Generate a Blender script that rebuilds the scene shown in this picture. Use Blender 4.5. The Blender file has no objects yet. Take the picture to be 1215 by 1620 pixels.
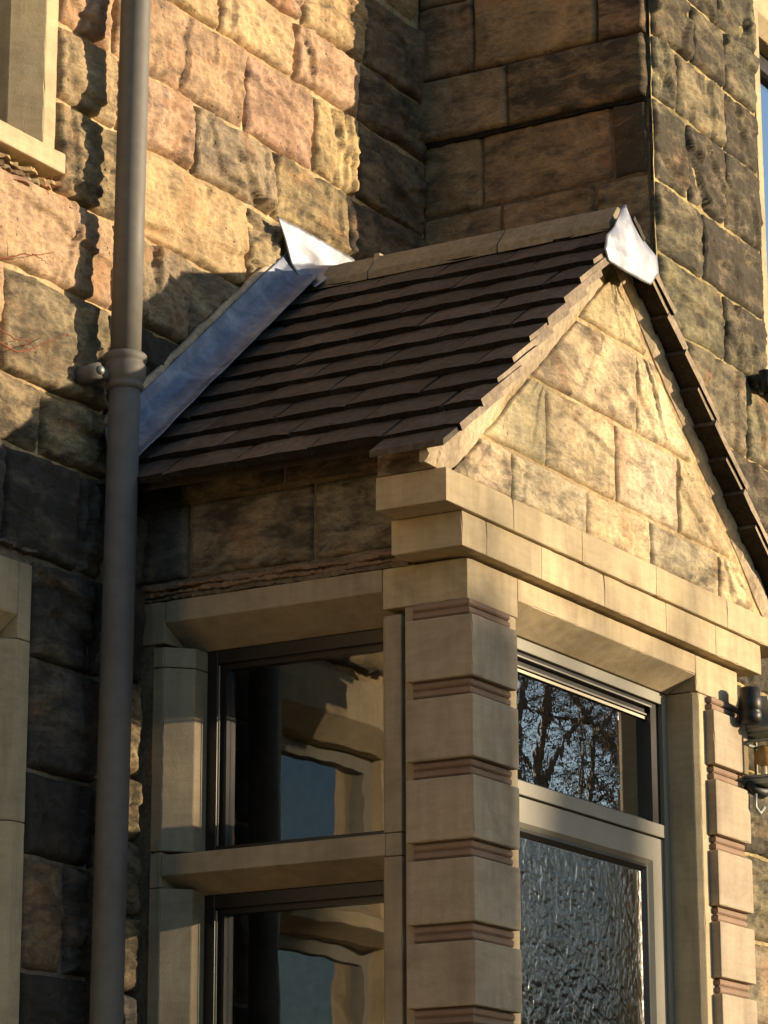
import bpy, bmesh, math, random
import numpy as np
from mathutils import Vector, Matrix
random.seed(7)
S = bpy.context.scene
COL = S.collection

# ---------------------------------------------------------------- camera
cd = bpy.data.cameras.new('camera'); cam = bpy.data.objects.new('camera', cd); COL.objects.link(cam)
CX = [[0.51389, -0.85785, -0.00207], [0.22307, 0.13596, -0.96527], [0.82835, 0.49558, 0.26123]]
cam.matrix_world = Matrix(((CX[0][0], -CX[1][0], -CX[2][0], -6.08627), (CX[0][1], -CX[1][1], -CX[2][1], -3.41179),
                           (CX[0][2], -CX[1][2], -CX[2][2], 1.6), (0, 0, 0, 1)))
cd.sensor_fit = 'VERTICAL'; cd.sensor_height = 24; cd.sensor_width = 18; cd.lens = 24 * 4800 / 1620.0
cd.clip_start = 0.1; cd.clip_end = 2000
S.camera = cam
# ---------------------------------------------------------------- light
SUN = Vector((0.585, -1.0, 0.175)).normalized()
EL = math.asin(SUN.z); AZ = math.atan2(SUN.x, SUN.y)
w = bpy.data.worlds.new('World'); S.world = w; w.use_nodes = True
nt = w.node_tree; bg = nt.nodes['Background']
sky = nt.nodes.new('ShaderNodeTexSky'); sky.sky_type = 'NISHITA'; sky.sun_disc = False
sky.sun_elevation = EL; sky.sun_rotation = AZ; sky.air_density = 1.0; sky.dust_density = 0.6; sky.ozone_density = 2.2
nt.links.new(sky.outputs[0], bg.inputs[0]); bg.inputs[1].default_value = 0.12
ld = bpy.data.lights.new('sun', 'SUN'); lo = bpy.data.objects.new('sun', ld); COL.objects.link(lo)
ld.energy = 5.0; ld.angle = math.radians(0.53); ld.color = (1.0, 0.79, 0.525)
lo.rotation_euler = SUN.to_track_quat('Z', 'Y').to_euler()
S.view_settings.view_transform = 'Standard'; S.view_settings.look = 'None'
S.view_settings.exposure = 0.64; S.view_settings.gamma = 1; S.view_settings.use_curve_mapping = False
S.render.engine = 'CYCLES'
S.cycles.max_bounces = 8; S.cycles.transparent_max_bounces = 16; S.cycles.caustics_reflective = False; S.cycles.caustics_refractive = False

# ---------------------------------------------------------------- noise (numpy)
_rs = np.random.RandomState(3); _perm = _rs.permutation(4096).astype(np.int64); _val = _rs.rand(4096)
def _h(ix, iy, iz):
    return _val[_perm[(_perm[(_perm[ix & 4095] + iy) & 4095] + iz) & 4095]]
def vnoise(p):
    p = np.asarray(p, float) + 1000.0
    i = np.floor(p).astype(np.int64); f = p - i; f = f * f * (3 - 2 * f)
    r = 0
    for a in (0, 1):
        for b in (0, 1):
            for c in (0, 1):
                wt = (f[..., 0] if a else 1 - f[..., 0]) * (f[..., 1] if b else 1 - f[..., 1]) * (f[..., 2] if c else 1 - f[..., 2])
                r = r + wt * _h(i[..., 0] + a, i[..., 1] + b, i[..., 2] + c)
    return r * 2 - 1
def fbm(p, o=4):
    p = np.asarray(p, float); r = 0; a = 1.0
    for k in range(o): r = r + a * vnoise(p * 2 ** k + 17.3 * k); a *= .5
    return r / 1.9

# ---------------------------------------------------------------- materials
def newmat(n):
    m = bpy.data.materials.new(n); m.use_nodes = True
    return m, m.node_tree.nodes, m.node_tree.links, m.node_tree.nodes['Principled BSDF']
def N(ns, t, **k):
    n = ns.new(t)
    for a, v in k.items():
        if a in n.inputs: n.inputs[a].default_value = v
        else: setattr(n, a, v)
    return n
def nz(ns, lk, scale, detail=5, rough=.6, vec=None, dist=0.0):
    n = ns.new('ShaderNodeTexNoise'); n.inputs['Scale'].default_value = scale; n.inputs['Detail'].default_value = detail
    n.inputs['Roughness'].default_value = rough; n.inputs['Distortion'].default_value = dist
    if vec is not None: lk.new(vec, n.inputs['Vector'])
    return n.outputs['Fac']
def ramp(ns, lk, fac, stops):
    r = ns.new('ShaderNodeValToRGB'); e = r.color_ramp.elements
    while len(e) < len(stops): e.new(.5)
    for i, (p, c) in enumerate(stops):
        e[i].position = p; e[i].color = (*c, 1) if len(c) == 3 else c
    lk.new(fac, r.inputs[0]); return r.outputs[0]
def mixc(ns, lk, f, a, b, mode='MIX'):
    m = ns.new('ShaderNodeMix'); m.data_type = 'RGBA'; m.blend_type = mode
    for s, v in ((0, f), (6, a), (7, b)):
        if hasattr(v, 'is_linked') or hasattr(v, 'links'): lk.new(v, m.inputs[s])
        else: m.inputs[s].default_value = v if s == 0 else (*v, 1)
    return m.outputs[2]
def mul(ns, lk, a, b, op='MULTIPLY'):
    m = ns.new('ShaderNodeMath'); m.operation = op
    for s, v in ((0, a), (1, b)):
        if isinstance(v, (int, float)): m.inputs[s].default_value = v
        else: lk.new(v, m.inputs[s])
    return m.outputs[0]
def bump(ns, lk, b, h, st=.4, dist=.01, prev=None):
    n = ns.new('ShaderNodeBump'); n.inputs['Strength'].default_value = st; n.inputs['Distance'].default_value = dist
    lk.new(h, n.inputs['Height'])
    if prev is not None: lk.new(prev, n.inputs['Normal'])
    lk.new(n.outputs[0], b.inputs['Normal']); return n.outputs[0]
def wpos(ns, lk, sc=(1, 1, 1)):
    g = ns.new('ShaderNodeNewGeometry'); m = ns.new('ShaderNodeMapping'); m.inputs['Scale'].default_value = sc
    lk.new(g.outputs['Position'], m.inputs[0]); return m.outputs[0]

def rock_mat():
    """rough sandstone: obj.color = tint, alpha = how sooty"""
    m, ns, lk, b = newmat('rough_sandstone')
    oi = ns.new('ShaderNodeObjectInfo'); v = wpos(ns, lk); vs = wpos(ns, lk, (1, 1, 2.6))
    n1 = nz(ns, lk, 9, 6, .62, v, .6); n2 = nz(ns, lk, 34, 7, .72, vs, .3); n3 = nz(ns, lk, 240, 4, .7, v)
    c = mixc(ns, lk, 1.0, oi.outputs['Color'], ramp(ns, lk, n1, [(.25, (.62, .56, .5)), (.5, (1, 1, 1)), (.75, (1.45, 1.38, 1.2))]), 'MULTIPLY')
    c = mixc(ns, lk, .8, c, ramp(ns, lk, n2, [(.3, (.62, .6, .58)), (.5, (1, 1, 1)), (.68, (1.35, 1.3, 1.2))]), 'MULTIPLY')
    nb = nz(ns, lk, 4.2, 5, .6, v, .3)
    c = mixc(ns, lk, mul(ns, lk, ramp(ns, lk, nb, [(.45, (0, 0, 0)), (.66, (1, 1, 1))]), .32), c, mixc(ns, lk, 1.0, (.48, .355, .215), ramp(ns, lk, n2, [(.3, (.6, .6, .6)), (.7, (1.3, 1.3, 1.3))]), 'MULTIPLY'))
    # iron staining
    n4 = nz(ns, lk, 5.5, 3, .5, v, .8)
    c = mixc(ns, lk, mul(ns, lk, ramp(ns, lk, n4, [(.56, (0, 0, 0)), (.68, (1, 1, 1))]), .45), c, (.42, .21, .10))
    # soot / algae
    n5 = nz(ns, lk, 8, 9, .72, vs, .35)
    s = ramp(ns, lk, mul(ns, lk, n5, mul(ns, lk, oi.outputs['Alpha'], .5, 'MULTIPLY'), 'ADD'), [(.62, (0, 0, 0)), (.86, (1, 1, 1))])
    c = mixc(ns, lk, mul(ns, lk, s, .88), c, (.045, .04, .034))
    # pits and pale grains
    vo = ns.new('ShaderNodeTexVoronoi'); vo.inputs['Scale'].default_value = 46; lk.new(v, vo.inputs['Vector'])
    pit = ramp(ns, lk, vo.outputs['Distance'], [(.05, (1, 1, 1)), (.2, (0, 0, 0))])
    n6 = nz(ns, lk, 13, 3, .5, v); pg = ramp(ns, lk, n6, [(.5, (0, 0, 0)), (.62, (1, 1, 1))])
    pp = mul(ns, lk, pit, pg)
    c = mixc(ns, lk, mul(ns, lk, pp, .5), c, (.03, .025, .02))
    c = mixc(ns, lk, .35, c, ramp(ns, lk, n3, [(.3, (.6, .6, .6)), (.7, (1.4, 1.4, 1.4))]), 'MULTIPLY')
    lk.new(c, b.inputs['Base Color']); b.inputs['Roughness'].default_value = .92; b.inputs['Specular IOR Level'].default_value = .25
    h = mul(ns, lk, mul(ns, lk, n2, 1.0), mul(ns, lk, n3, .35), 'ADD'); h = mul(ns, lk, h, mul(ns, lk, pp, .8), 'SUBTRACT')
    bump(ns, lk, b, h, .75, .008); return m

def ashlar_mat(name, col, streak=.5, dirt=.45, b_st=.35):
    m, ns, lk, b = newmat(name); oi = ns.new('ShaderNodeObjectInfo')
    v = wpos(ns, lk); vz = wpos(ns, lk, (1, 1, .12)); vx = wpos(ns, lk, (1, 1, 5))
    n1 = nz(ns, lk, 5, 5, .6, v, .5); n2 = nz(ns, lk, 30, 5, .6, vz); n3 = nz(ns, lk, 330, 3, .7, v); n4 = nz(ns, lk, 9, 5, .65, vx, 1.0)
    c = mixc(ns, lk, 1.0, col, ramp(ns, lk, n1, [(.3, (.78, .76, .74)), (.5, (1, 1, 1)), (.72, (1.16, 1.12, 1.02))]), 'MULTIPLY')
    c = mixc(ns, lk, streak, c, ramp(ns, lk, n2, [(.35, (.76, .75, .73)), (.6, (1.07, 1.07, 1.05))]), 'MULTIPLY')
    c = mixc(ns, lk, .35, c, ramp(ns, lk, n4, [(.35, (.82, .74, .66)), (.6, (1.1, 1.08, 1.05))]), 'MULTIPLY')
    n5 = nz(ns, lk, 3.3, 7, .7, v, 1.0)
    c = mixc(ns, lk, mul(ns, lk, ramp(ns, lk, n5, [(.55, (0, 0, 0)), (.75, (1, 1, 1))]), dirt), c, (.17, .14, .10))
    rr = ramp(ns, lk, oi.outputs['Random'], [(0, (.94, .935, .93)), (1, (1.05, 1.04, 1.02))])
    c = mixc(ns, lk, 1.0, c, rr, 'MULTIPLY')
    c = mixc(ns, lk, .3, c, ramp(ns, lk, n3, [(.3, (.7, .7, .7)), (.7, (1.3, 1.3, 1.3))]), 'MULTIPLY')
    lk.new(c, b.inputs['Base Color']); b.inputs['Roughness'].default_value = .88; b.inputs['Specular IOR Level'].default_value = .25
    p = bump(ns, lk, b, n3, b_st, .002); bump(ns, lk, b, n1, .3, .01, p); return m

def simple(name, col, rough=.6, metal=0, nscale=60, var=.25, bst=.1, bdist=.002, spec=.4, obj_rand=0):
    m, ns, lk, b = newmat(name); v = wpos(ns, lk)
    n1 = nz(ns, lk, nscale, 5, .6, v); n2 = nz(ns, lk, nscale * .12, 4, .6, v, .5)
    c = mixc(ns, lk, 1.0, col, ramp(ns, lk, n1, [(.3, (1 - var,) * 3), (.7, (1 + var,) * 3)]), 'MULTIPLY')
    c = mixc(ns, lk, 1.0, c, ramp(ns, lk, n2, [(.3, (1 - var,) * 3), (.7, (1 + var,) * 3)]), 'MULTIPLY')
    if obj_rand:
        oi = ns.new('ShaderNodeObjectInfo')
        c = mixc(ns, lk, 1.0, c, ramp(ns, lk, oi.outputs['Random'], [(0, (1 - obj_rand,) * 3), (1, (1 + obj_rand, 1 + obj_rand * .85, 1 + obj_rand * .7))]), 'MULTIPLY')
    lk.new(c, b.inputs['Base Color']); b.inputs['Metallic'].default_value = metal; b.inputs['Specular IOR Level'].default_value = spec
    lk.new(ramp(ns, lk, n2, [(.3, (rough * .85,) * 3), (.7, (min(1, rough * 1.15),) * 3)]), b.inputs['Roughness'])
    bump(ns, lk, b, n1, bst, bdist); return m

def lead_mat(name='sheet_lead', g=1.0):
    m, ns, lk, b = newmat(name); v = wpos(ns, lk)
    n1 = nz(ns, lk, 7, 5, .55, v, 1.4); n2 = nz(ns, lk, 45, 5, .6, v, .6)
    c = ramp(ns, lk, n1, [(.3, (.15, .175, .235)), (.5, (.24, .265, .335)), (.74, (.42, .44, .50))])
    if g != 1: c = mixc(ns, lk, .35, c, (.56, .55, .57))
    c = mixc(ns, lk, .5, c, ramp(ns, lk, n2, [(.35, (.7, .7, .7)), (.65, (1.2, 1.2, 1.2))]), 'MULTIPLY')
    lk.new(c, b.inputs['Base Color']); b.inputs['Metallic'].default_value = .7
    lk.new(ramp(ns, lk, n1, [(.3, (.48,) * 3), (.7, (.62,) * 3)]), b.inputs['Roughness'])
    p = bump(ns, lk, b, n2, .12, .002); bump(ns, lk, b, n1, .3, .01, p); return m

def glass_mat(name, refl, tint, wav=0, wscale=4, rough=0.0, edge=.8):
    """thin coated pane: mostly see-through, mirror part by angle"""
    m, ns, lk, b = newmat(name); ns.remove(b); out = ns['Material Output']
    tr = ns.new('ShaderNodeBsdfTransparent'); tr.inputs[0].default_value = (*tint, 1)
    gl = ns.new('ShaderNodeBsdfGlossy'); gl.inputs['Roughness'].default_value = rough; gl.inputs['Color'].default_value = (1, 1, 1, 1)
    lw = ns.new('ShaderNodeLayerWeight'); lw.inputs['Blend'].default_value = .5
    f = mul(ns, lk, mul(ns, lk, mul(ns, lk, lw.outputs['Facing'], 4.5, 'POWER'), edge), refl, 'ADD')
    mx = ns.new('ShaderNodeMixShader'); lk.new(f, mx.inputs[0]); lk.new(tr.outputs[0], mx.inputs[1]); lk.new(gl.outputs[0], mx.inputs[2])
    if wav:
        v = wpos(ns, lk); n = nz(ns, lk, wscale, 2, .4, v); bp = ns.new('ShaderNodeBump'); bp.inputs['Strength'].default_value = 1
        bp.inputs['Distance'].default_value = wav; lk.new(n, bp.inputs['Height']); lk.new(bp.outputs[0], gl.inputs['Normal'])
    lk.new(mx.outputs[0], out.inputs[0]); return m
def obscure_mat():
    m, ns, lk, b = newmat('obscure_glass'); ns.remove(b); out = ns['Material Output']; v = wpos(ns, lk, (1, 1, .8))
    tr = ns.new('ShaderNodeBsdfTransparent'); tr.inputs[0].default_value = (.94, .95, .95, 1)
    gl = ns.new('ShaderNodeBsdfGlossy'); gl.inputs['Roughness'].default_value = .13
    vo = ns.new('ShaderNodeTexVoronoi'); vo.feature = 'SMOOTH_F1'; vo.inputs['Scale'].default_value = 55
    wv = ns.new('ShaderNodeTexNoise'); wv.inputs['Scale'].default_value = 14; wv.inputs['Detail'].default_value = 3; lk.new(v, wv.inputs['Vector'])
    lk.new(mixc(ns, lk, .09, v, wv.outputs['Color']), vo.inputs['Vector'])
    n = mul(ns, lk, vo.outputs['Distance'], mul(ns, lk, nz(ns, lk, 26, 2, .5, v, .8), 1.3), 'ADD'); bp = ns.new('ShaderNodeBump'); bp.inputs['Strength'].default_value = 1; bp.inputs['Distance'].default_value = .0017
    lk.new(n, bp.inputs['Height']); lk.new(bp.outputs[0], gl.inputs['Normal'])
    mx = ns.new('ShaderNodeMixShader'); mx.inputs[0].default_value = .31
    lk.new(tr.outputs[0], mx.inputs[1]); lk.new(gl.outputs[0], mx.inputs[2]); lk.new(mx.outputs[0], out.inputs[0]); return m

ROCK = rock_mat()
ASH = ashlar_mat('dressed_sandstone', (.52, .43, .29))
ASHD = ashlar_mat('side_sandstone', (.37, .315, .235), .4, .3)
RED = ashlar_mat('red_sandstone', (.29, .205, .155), .2, .3, .5)
MORT = simple('lime_mortar', (.44, .33, .19), .95, 0, 60, .35, .6, .004, .1)
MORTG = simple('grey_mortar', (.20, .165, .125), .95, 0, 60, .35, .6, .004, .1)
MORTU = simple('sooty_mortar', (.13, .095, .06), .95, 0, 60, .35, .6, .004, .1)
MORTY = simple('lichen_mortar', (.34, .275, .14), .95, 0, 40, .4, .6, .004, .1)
MORTD = simple('dark_mortar', (.20, .16, .11), .95, 0, 90, .3, .6, .004, .1)
SLATE = simple('roof_tile_stone', (.092, .074, .060), .8, 0, 50, .4, .5, .004, .3, .34)
VERGE = simple('verge_mortar', (.50, .40, .28), .95, 0, 60, .22, .7, .005, .1)
RIDGE = simple('ridge_clay', (.30, .25, .17), .85, 0, 60, .22, .4, .003, .2, .1)
EDGE = simple('mossy_shaded_edge', (.022, .018, .014), .95, 0, 90, .4, .6, .003, .1)  # near-black moss tone, with the shade under tiles and ledge painted in
QST = ashlar_mat('quoin_sandstone', (.41, .345, .265), .45, .45)
TSIDE = simple('mortar_smeared_tile_side', (.34, .27, .20), .95, 0, 60, .3, .6, .004, .1)
LEAD = lead_mat(); LEADB = lead_mat('sunlit_lead', 2)  # second lead is a paler copy, sunlight put into cap and saddle colour
PIPE = simple('grey_pipe_paint', (.15, .14, .125), .58, 0, 25, .12, .12, .001, .35)
FRAME = simple('taupe_frame_paint', (.24, .225, .185), .5, 0, 18, .07, .04, .001, .4)
DARKF = simple('dark_brown_frame', (.012, .010, .010), .35, 0, 40, .1, .03, .001, .5)
CREAM = simple('cream_plaster', (.62, .55, .43), .9, 0, 40, .06, .1, .001, .2)
WOODC = simple('brown_ceiling_wood', (.12, .07, .04), .6, 0, 40, .2, .1, .002, .3)
HALL = simple('dark_hall', (.05, .04, .03), .8, 0, 30, .3, .1, .002, .2)
BLACK = simple('black_metal', (.018, .018, .018), .45, .3, 50, .1, .05, .001, .5)
LANT = simple('weathered_lantern_metal', (.26, .28, .26), .5, .4, 50, .15, .1, .001, .5)
BRASS = simple('brass_fitting', (.55, .35, .12), .35, .9, 50, .1, .02, .001, .5)
AMBER = simple('amber_glass_shade', (.45, .25, .07), .25, 0, 50, .2, .1, .001, .6)
BULB = simple('frosted_bulb', (.8, .75, .65), .3, 0, 50, .05, .0, .001, .5)
TWIG = simple('red_vine_bark', (.24, .075, .04), .7, 0, 120, .2, .2, .001, .2)
BARK = simple('grey_brown_bark', (.22, .165, .12), .9, 0, 40, .3, .5, .01, .1)
GLASS = glass_mat('window_glass', .15, (.985, .985, .985), .0012, 5)
FGLASS = glass_mat('fanlight_glass', .36, (.985, .985, .985), .00004, 30)
BGLASS = glass_mat('bay_glass', .55, (.8, .85, .9), 0)
OBSC = obscure_mat()
CLEAR = glass_mat('clear_glass_inner', 0.005, (.99, .99, .99), edge=0.0)
LGLASS = glass_mat('lantern_glass', .02, (.9, .88, .82), 0)

# ---------------------------------------------------------------- object helpers
def root(name, label, cat, loc=(0, 0, 0), group=None):
    o = bpy.data.objects.new(name, None); COL.objects.link(o); o.location = loc; o.empty_display_size = .1
    o['label'] = label; o['category'] = cat
    if group: o['group'] = group
    return o
def wloc(o):
    v = Vector(o.location)
    while o.parent: o = o.parent; v += Vector(o.location)
    return v
def link(o, parent=None):
    COL.objects.link(o)
    if parent is not None:
        o.parent = parent; o.location = Vector(o.location) - wloc(parent)
    return o
def mesh(name, V, F, mat, smooth=False, bev=0):
    me = bpy.data.meshes.new(name); me.from_pydata([tuple(map(float, v)) for v in V], [], [tuple(map(int, f)) for f in F]); me.update()
    me.materials.append(mat)
    if smooth: me.polygons.foreach_set('use_smooth', [True] * len(me.polygons))
    return me
def weather(bm):
    """worn dressed stone: slightly uneven faces and chipped arrises"""
    co = np.array([v.co[:] for v in bm.verts]); lo, hi = co.min(0), co.max(0)
    if lo[2] < 2.0 and hi[2] < 2.25: return
    for ax in range(3):
        n = int((hi[ax] - lo[ax]) / .022)
        for i in range(1, n):
            c = [0, 0, 0]; c[ax] = lo[ax] + (hi[ax] - lo[ax]) * i / n + 1e-5; no = [0, 0, 0]; no[ax] = 1
            if ax == 2 and c[2] < 2.1: continue
            bmesh.ops.bisect_plane(bm, geom=bm.verts[:] + bm.edges[:] + bm.faces[:], plane_co=c, plane_no=no, dist=1e-6)
    bm.normal_update(); co = np.array([v.co[:] for v in bm.verts]); no = np.array([v.normal[:] for v in bm.verts])
    edge = np.array([len(v.link_faces) > 0 and min(v.link_faces[0].normal.dot(f.normal) for f in v.link_faces) < .93 for v in bm.verts])
    d = .00015 * fbm(co * 30, 2) - np.where(edge, np.clip(fbm(co * 26 + 3, 3) - .22, 0, 1) * .011 + np.clip(fbm(co * 90, 2), 0, 1) * .0012, 0)
    for v, q, n_ in zip(bm.verts, d, no): v.co += Vector(n_) * float(q)
def obj(name, V, F, mat, parent=None, smooth=False, kind=None, label=None, bevel=0, fixn=False):
    me = mesh(name, V, F, mat, smooth)
    if bevel or fixn:
        bm = bmesh.new(); bm.from_mesh(me); bmesh.ops.recalc_face_normals(bm, faces=bm.faces)
        if bevel:
            bmesh.ops.bevel(bm, geom=[e for e in bm.edges if e.is_manifold and e.calc_face_angle(0) > .4], offset=bevel, segments=2, affect='EDGES', profile=.6)
        if bevel and mat.name.endswith('_sandstone') and mat is not ROCK and name not in ('wall_core', 'pillar_core'): weather(bm)
        bm.to_mesh(me); bm.free()
        if smooth: me.polygons.foreach_set('use_smooth', [True] * len(me.polygons))
    o = bpy.data.objects.new(name, me)
    if kind: o['kind'] = kind
    if label: o['label'] = label
    return link(o, parent)
BF = [(0, 3, 2, 1), (4, 5, 6, 7), (0, 1, 5, 4), (1, 2, 6, 5), (2, 3, 7, 6), (3, 0, 4, 7)]
def boxv(x0, x1, y0, y1, z0, z1):
    return [(x0, y0, z0), (x1, y0, z0), (x1, y1, z0), (x0, y1, z0), (x0, y0, z1), (x1, y0, z1), (x1, y1, z1), (x0, y1, z1)]
def box(name, b, mat, parent=None, bevel=.003, **k): return obj(name, boxv(*b), BF, mat, parent, bevel=bevel, **k)
def pane(name, b, mat, parent, face=2):
    o = box(name, b, mat, parent, bevel=0); o.data.materials.append(CLEAR)
    for i, p in enumerate(o.data.polygons): p.material_index = 0 if i == face else 1
    return o
def boxes(name, bs, mat, parent=None, **k):
    V, F = [], []
    for b in bs:
        n = len(V); V += boxv(*b); F += [tuple(i + n for i in f) for f in BF]
    return obj(name, V, F, mat, parent, **k)
def prism(name, poly, axis, a, b, mat, parent=None, bevel=.003, **k):
    """extrude a 2-D polygon along axis; poly coordinates are the other two axes in order"""
    n = len(poly); V = []
    for c in (a, b):
        for p in poly:
            v = [p[0], p[1]]; v.insert('xyz'.index(axis), c); V.append(tuple(v))
    F = [tuple(range(n - 1, -1, -1)), tuple(range(n, 2 * n))] + [(i, (i + 1) % n, n + (i + 1) % n, n + i) for i in range(n)]
    return obj(name, V, F, mat, parent, bevel=bevel, fixn=True, **k)
def tube_data(pts, rad, seg=8, cap=True):
    V, F = [], []; pts = [Vector(p) for p in pts]
    for i, p in enumerate(pts):
        d = (pts[min(i + 1, len(pts) - 1)] - pts[max(i - 1, 0)]).normalized()
        a = Vector((0, 0, 1)) if abs(d.z) < .9 else Vector((1, 0, 0)); u = d.cross(a).normalized(); v = d.cross(u)
        r = rad[i] if isinstance(rad, (list, tuple)) else rad
        for k in range(seg):
            t = 2 * math.pi * k / seg; V.append(p + (u * math.cos(t) + v * math.sin(t)) * r)
    for i in range(len(pts) - 1):
        for k in range(seg):
            F.append((i * seg + k, i * seg + (k + 1) % seg, (i + 1) * seg + (k + 1) % seg, (i + 1) * seg + k))
    if cap: F += [tuple(range(seg - 1, -1, -1)), tuple(range((len(pts) - 1) * seg, len(pts) * seg))]
    return V, F
def tube(name, pts, rad, mat, parent=None, seg=24, **k):
    V, F = tube_data(pts, rad, seg); return obj(name, V, F, mat, parent, smooth=True, fixn=True, **k)

# rough-faced stone: four corners in the plane (u,v), plane frame given by P(u,v,depth)
class Plane:
    def __init__(s, o, u, n): s.o = np.array(o, float); s.u = np.array(u, float); s.n = np.array(n, float)
    def __call__(s, u, v, d): return s.o + np.multiply.outer(u, s.u) + np.multiply.outer(v, np.array([0, 0, 1.])) + np.multiply.outer(d, s.n)
WA = Plane((0, 1.0, 0), (1, 0, 0), (0, -1, 0))         # house wall
BS = Plane((1.524, 0, 0), (0, 1, 0), (-1, 0, 0))       # bay, side face (u = y)
BFR = Plane((0, .215, 0), (1, 0, 0), (0, -1, 0))       # bay, front face
GF = Plane((0, -.010, 0), (1, 0, 0), (0, -1, 0))       # porch gable
SF = Plane((.006, 0, 0), (0, 1, 0), (-1, 0, 0))        # porch side (u = y)
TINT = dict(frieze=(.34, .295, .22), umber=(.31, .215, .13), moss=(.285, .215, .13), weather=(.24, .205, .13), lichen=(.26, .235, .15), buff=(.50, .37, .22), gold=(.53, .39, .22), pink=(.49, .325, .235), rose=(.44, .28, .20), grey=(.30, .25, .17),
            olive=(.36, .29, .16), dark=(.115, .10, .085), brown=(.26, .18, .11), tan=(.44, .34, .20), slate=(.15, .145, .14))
def stone(pl, c, tint, parent, bulge=.035, soot=.4, step=.008, jt=.006, seed=None, facet=1.0, rough=1.0, name='stone'):
    (u0, v0), (u1, v1), (u2, v2), (u3, v3) = c     # bl, br, tr, tl
    rs = np.random.RandomState(seed if seed is not None else int(abs(u0 * 7919 + v0 * 104729 + u1 * 31) * 10) % 99991)
    W = max(abs(u1 - u0), abs(u2 - u3), .02); H = max(abs(v3 - v0), abs(v2 - v1), .02)
    nu = max(4, int(W / step)); nv = max(4, int(H / step))
    s, t = np.meshgrid(np.linspace(0, 1, nu + 1), np.linspace(0, 1, nv + 1))
    U = (1 - t) * ((1 - s) * u0 + s * u1) + t * ((1 - s) * u3 + s * u2)
    Vv = (1 - t) * ((1 - s) * v0 + s * v1) + t * ((1 - s) * v3 + s * v2)
    gu, gv = W * (s - .5), H * (t - .5)
    sx = 1 - 2 * jt / W; sy = 1 - 2 * jt / H
    cu, cv = (u0 + u1 + u2 + u3) / 4, (v0 + v1 + v2 + v3) / 4
    U = cu + (U - cu) * sx; Vv = cv + (Vv - cv) * sy
    nrm3 = np.stack([U * 1.0, Vv * 1.0, np.full_like(U, rs.rand() * 50)], -1)
    ed = np.minimum(np.minimum(s, 1 - s) * W, np.minimum(t, 1 - t) * H)
    # ragged outline
    U += .006 * rough * fbm(nrm3 * 14, 3) ; Vv += .006 * rough * fbm(nrm3 * 14 + 40, 3)
    h = np.full_like(U, 1.0)
    for k in range(7):                      # chisel facets: lower envelope of tilted planes
        a = rs.rand() * 6.283; g = (.2 + .6 * rs.rand()) * facet; off = .25 + .35 * rs.rand()
        h = np.minimum(h, 1.0 + g * ((.5 * off) * 1.0 - (np.cos(a) * gu / W + np.sin(a) * gv / H)) * 1.6 - .25 * g)
    h = np.clip(h, .15, 1.15)
    rim = np.clip(ed / (bulge * .20 + .003 + .024 * np.clip(fbm(nrm3 * 7 + 5, 3) + .3, 0, 1)), 0, 1); rim = 1 - (1 - rim) ** 1.6
    d = bulge * rim * (h * .95 + .28 * rough * fbm(nrm3 * 9, 4)) + bulge * .22 * rough * (1 - np.abs(fbm(nrm3 * 22 + 9, 3)) * 2) * rim
    lay = vnoise(nrm3 * np.array([7, 16, 1]) + 60) * 3.0; d += bulge * .20 * rough * rim * (lay - np.floor(lay) - .5) * np.clip(fbm(nrm3 * 5 + 80, 2) + .5, 0, 1)
    rg = 1 - np.abs(fbm(nrm3 * np.array([30, 22, 1]) + 200, 3)) * 2.2; d += .0020 * rough * rim * (rg ** 3 - .35)
    for k in range(4):                      # breaks: ragged steps across the face
        a = rs.choice([rs.normal(0, .35), rs.normal(1.4, .3)]); o_ = rs.uniform(-.35, .35)
        q = np.cos(a) * gu + np.sin(a) * gv - o_ * (W if abs(np.cos(a)) > .6 else H) + .020 * fbm(nrm3 * 11 + k * 31, 3)
        ext = np.clip(fbm(nrm3 * 4.5 + 13 * k, 2) * 3 + .35, 0, 1)
        d += min(bulge, .02) * .34 * rough * rim * ext * (np.clip(q / .004, -1, 1) * np.exp(-np.abs(q) / .05))
    d += .0030 * rough * fbm(nrm3 * 75, 3) + .002
    d[0, :] = d[-1, :] = -.002; d[:, 0] = d[:, -1] = -.002
    pts = pl(U, Vv, d).reshape(-1, 3)
    F = []
    for j in range(nv):
        b = j * (nu + 1)
        for i in range(nu): F.append((b + i, b + i + 1, b + nu + 2 + i, b + nu + 1 + i))
    # skirt back into the wall
    ring = [i for i in range(nu + 1)] + [(j + 1) * (nu + 1) - 1 for j in range(1, nv + 1)] + [nv * (nu + 1) + i for i in range(nu - 1, -1, -1)] + [j * (nu + 1) for j in range(nv - 1, 0, -1)]
    bk = pl(U, Vv, np.full_like(U, -.05)).reshape(-1, 3)[ring]; n0 = len(pts); L = len(ring)
    V = np.vstack([pts, bk])
    for k in range(L): F.append((ring[(k + 1) % L], ring[k], n0 + k, n0 + (k + 1) % L))
    flip = np.dot(np.cross(pl.u, [0, 0, 1]), pl.n) < 0
    if flip: F = [f[::-1] for f in F]
    o = obj(name, V, F, ROCK, parent, smooth=True)
    tc = np.array(TINT[tint])
    if tint in ('gold', 'pink', 'rose', 'tan', 'grey', 'olive', 'buff') and parent is hw: tc = .78 * tc + .22 * np.array([.47, .345, .22])
    tc = tc * (.90 + .2 * rs.rand()) * np.array([1, 1 + .05 * (rs.rand() - .5), 1 + .12 * (rs.rand() - .5)])
    o.color = (*tc, soot * (.6 + .8 * rs.rand())); return o
def rect(u0, u1, v0, v1): return [(u0, v0), (u1, v0), (u1, v1), (u0, v1)]
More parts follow.
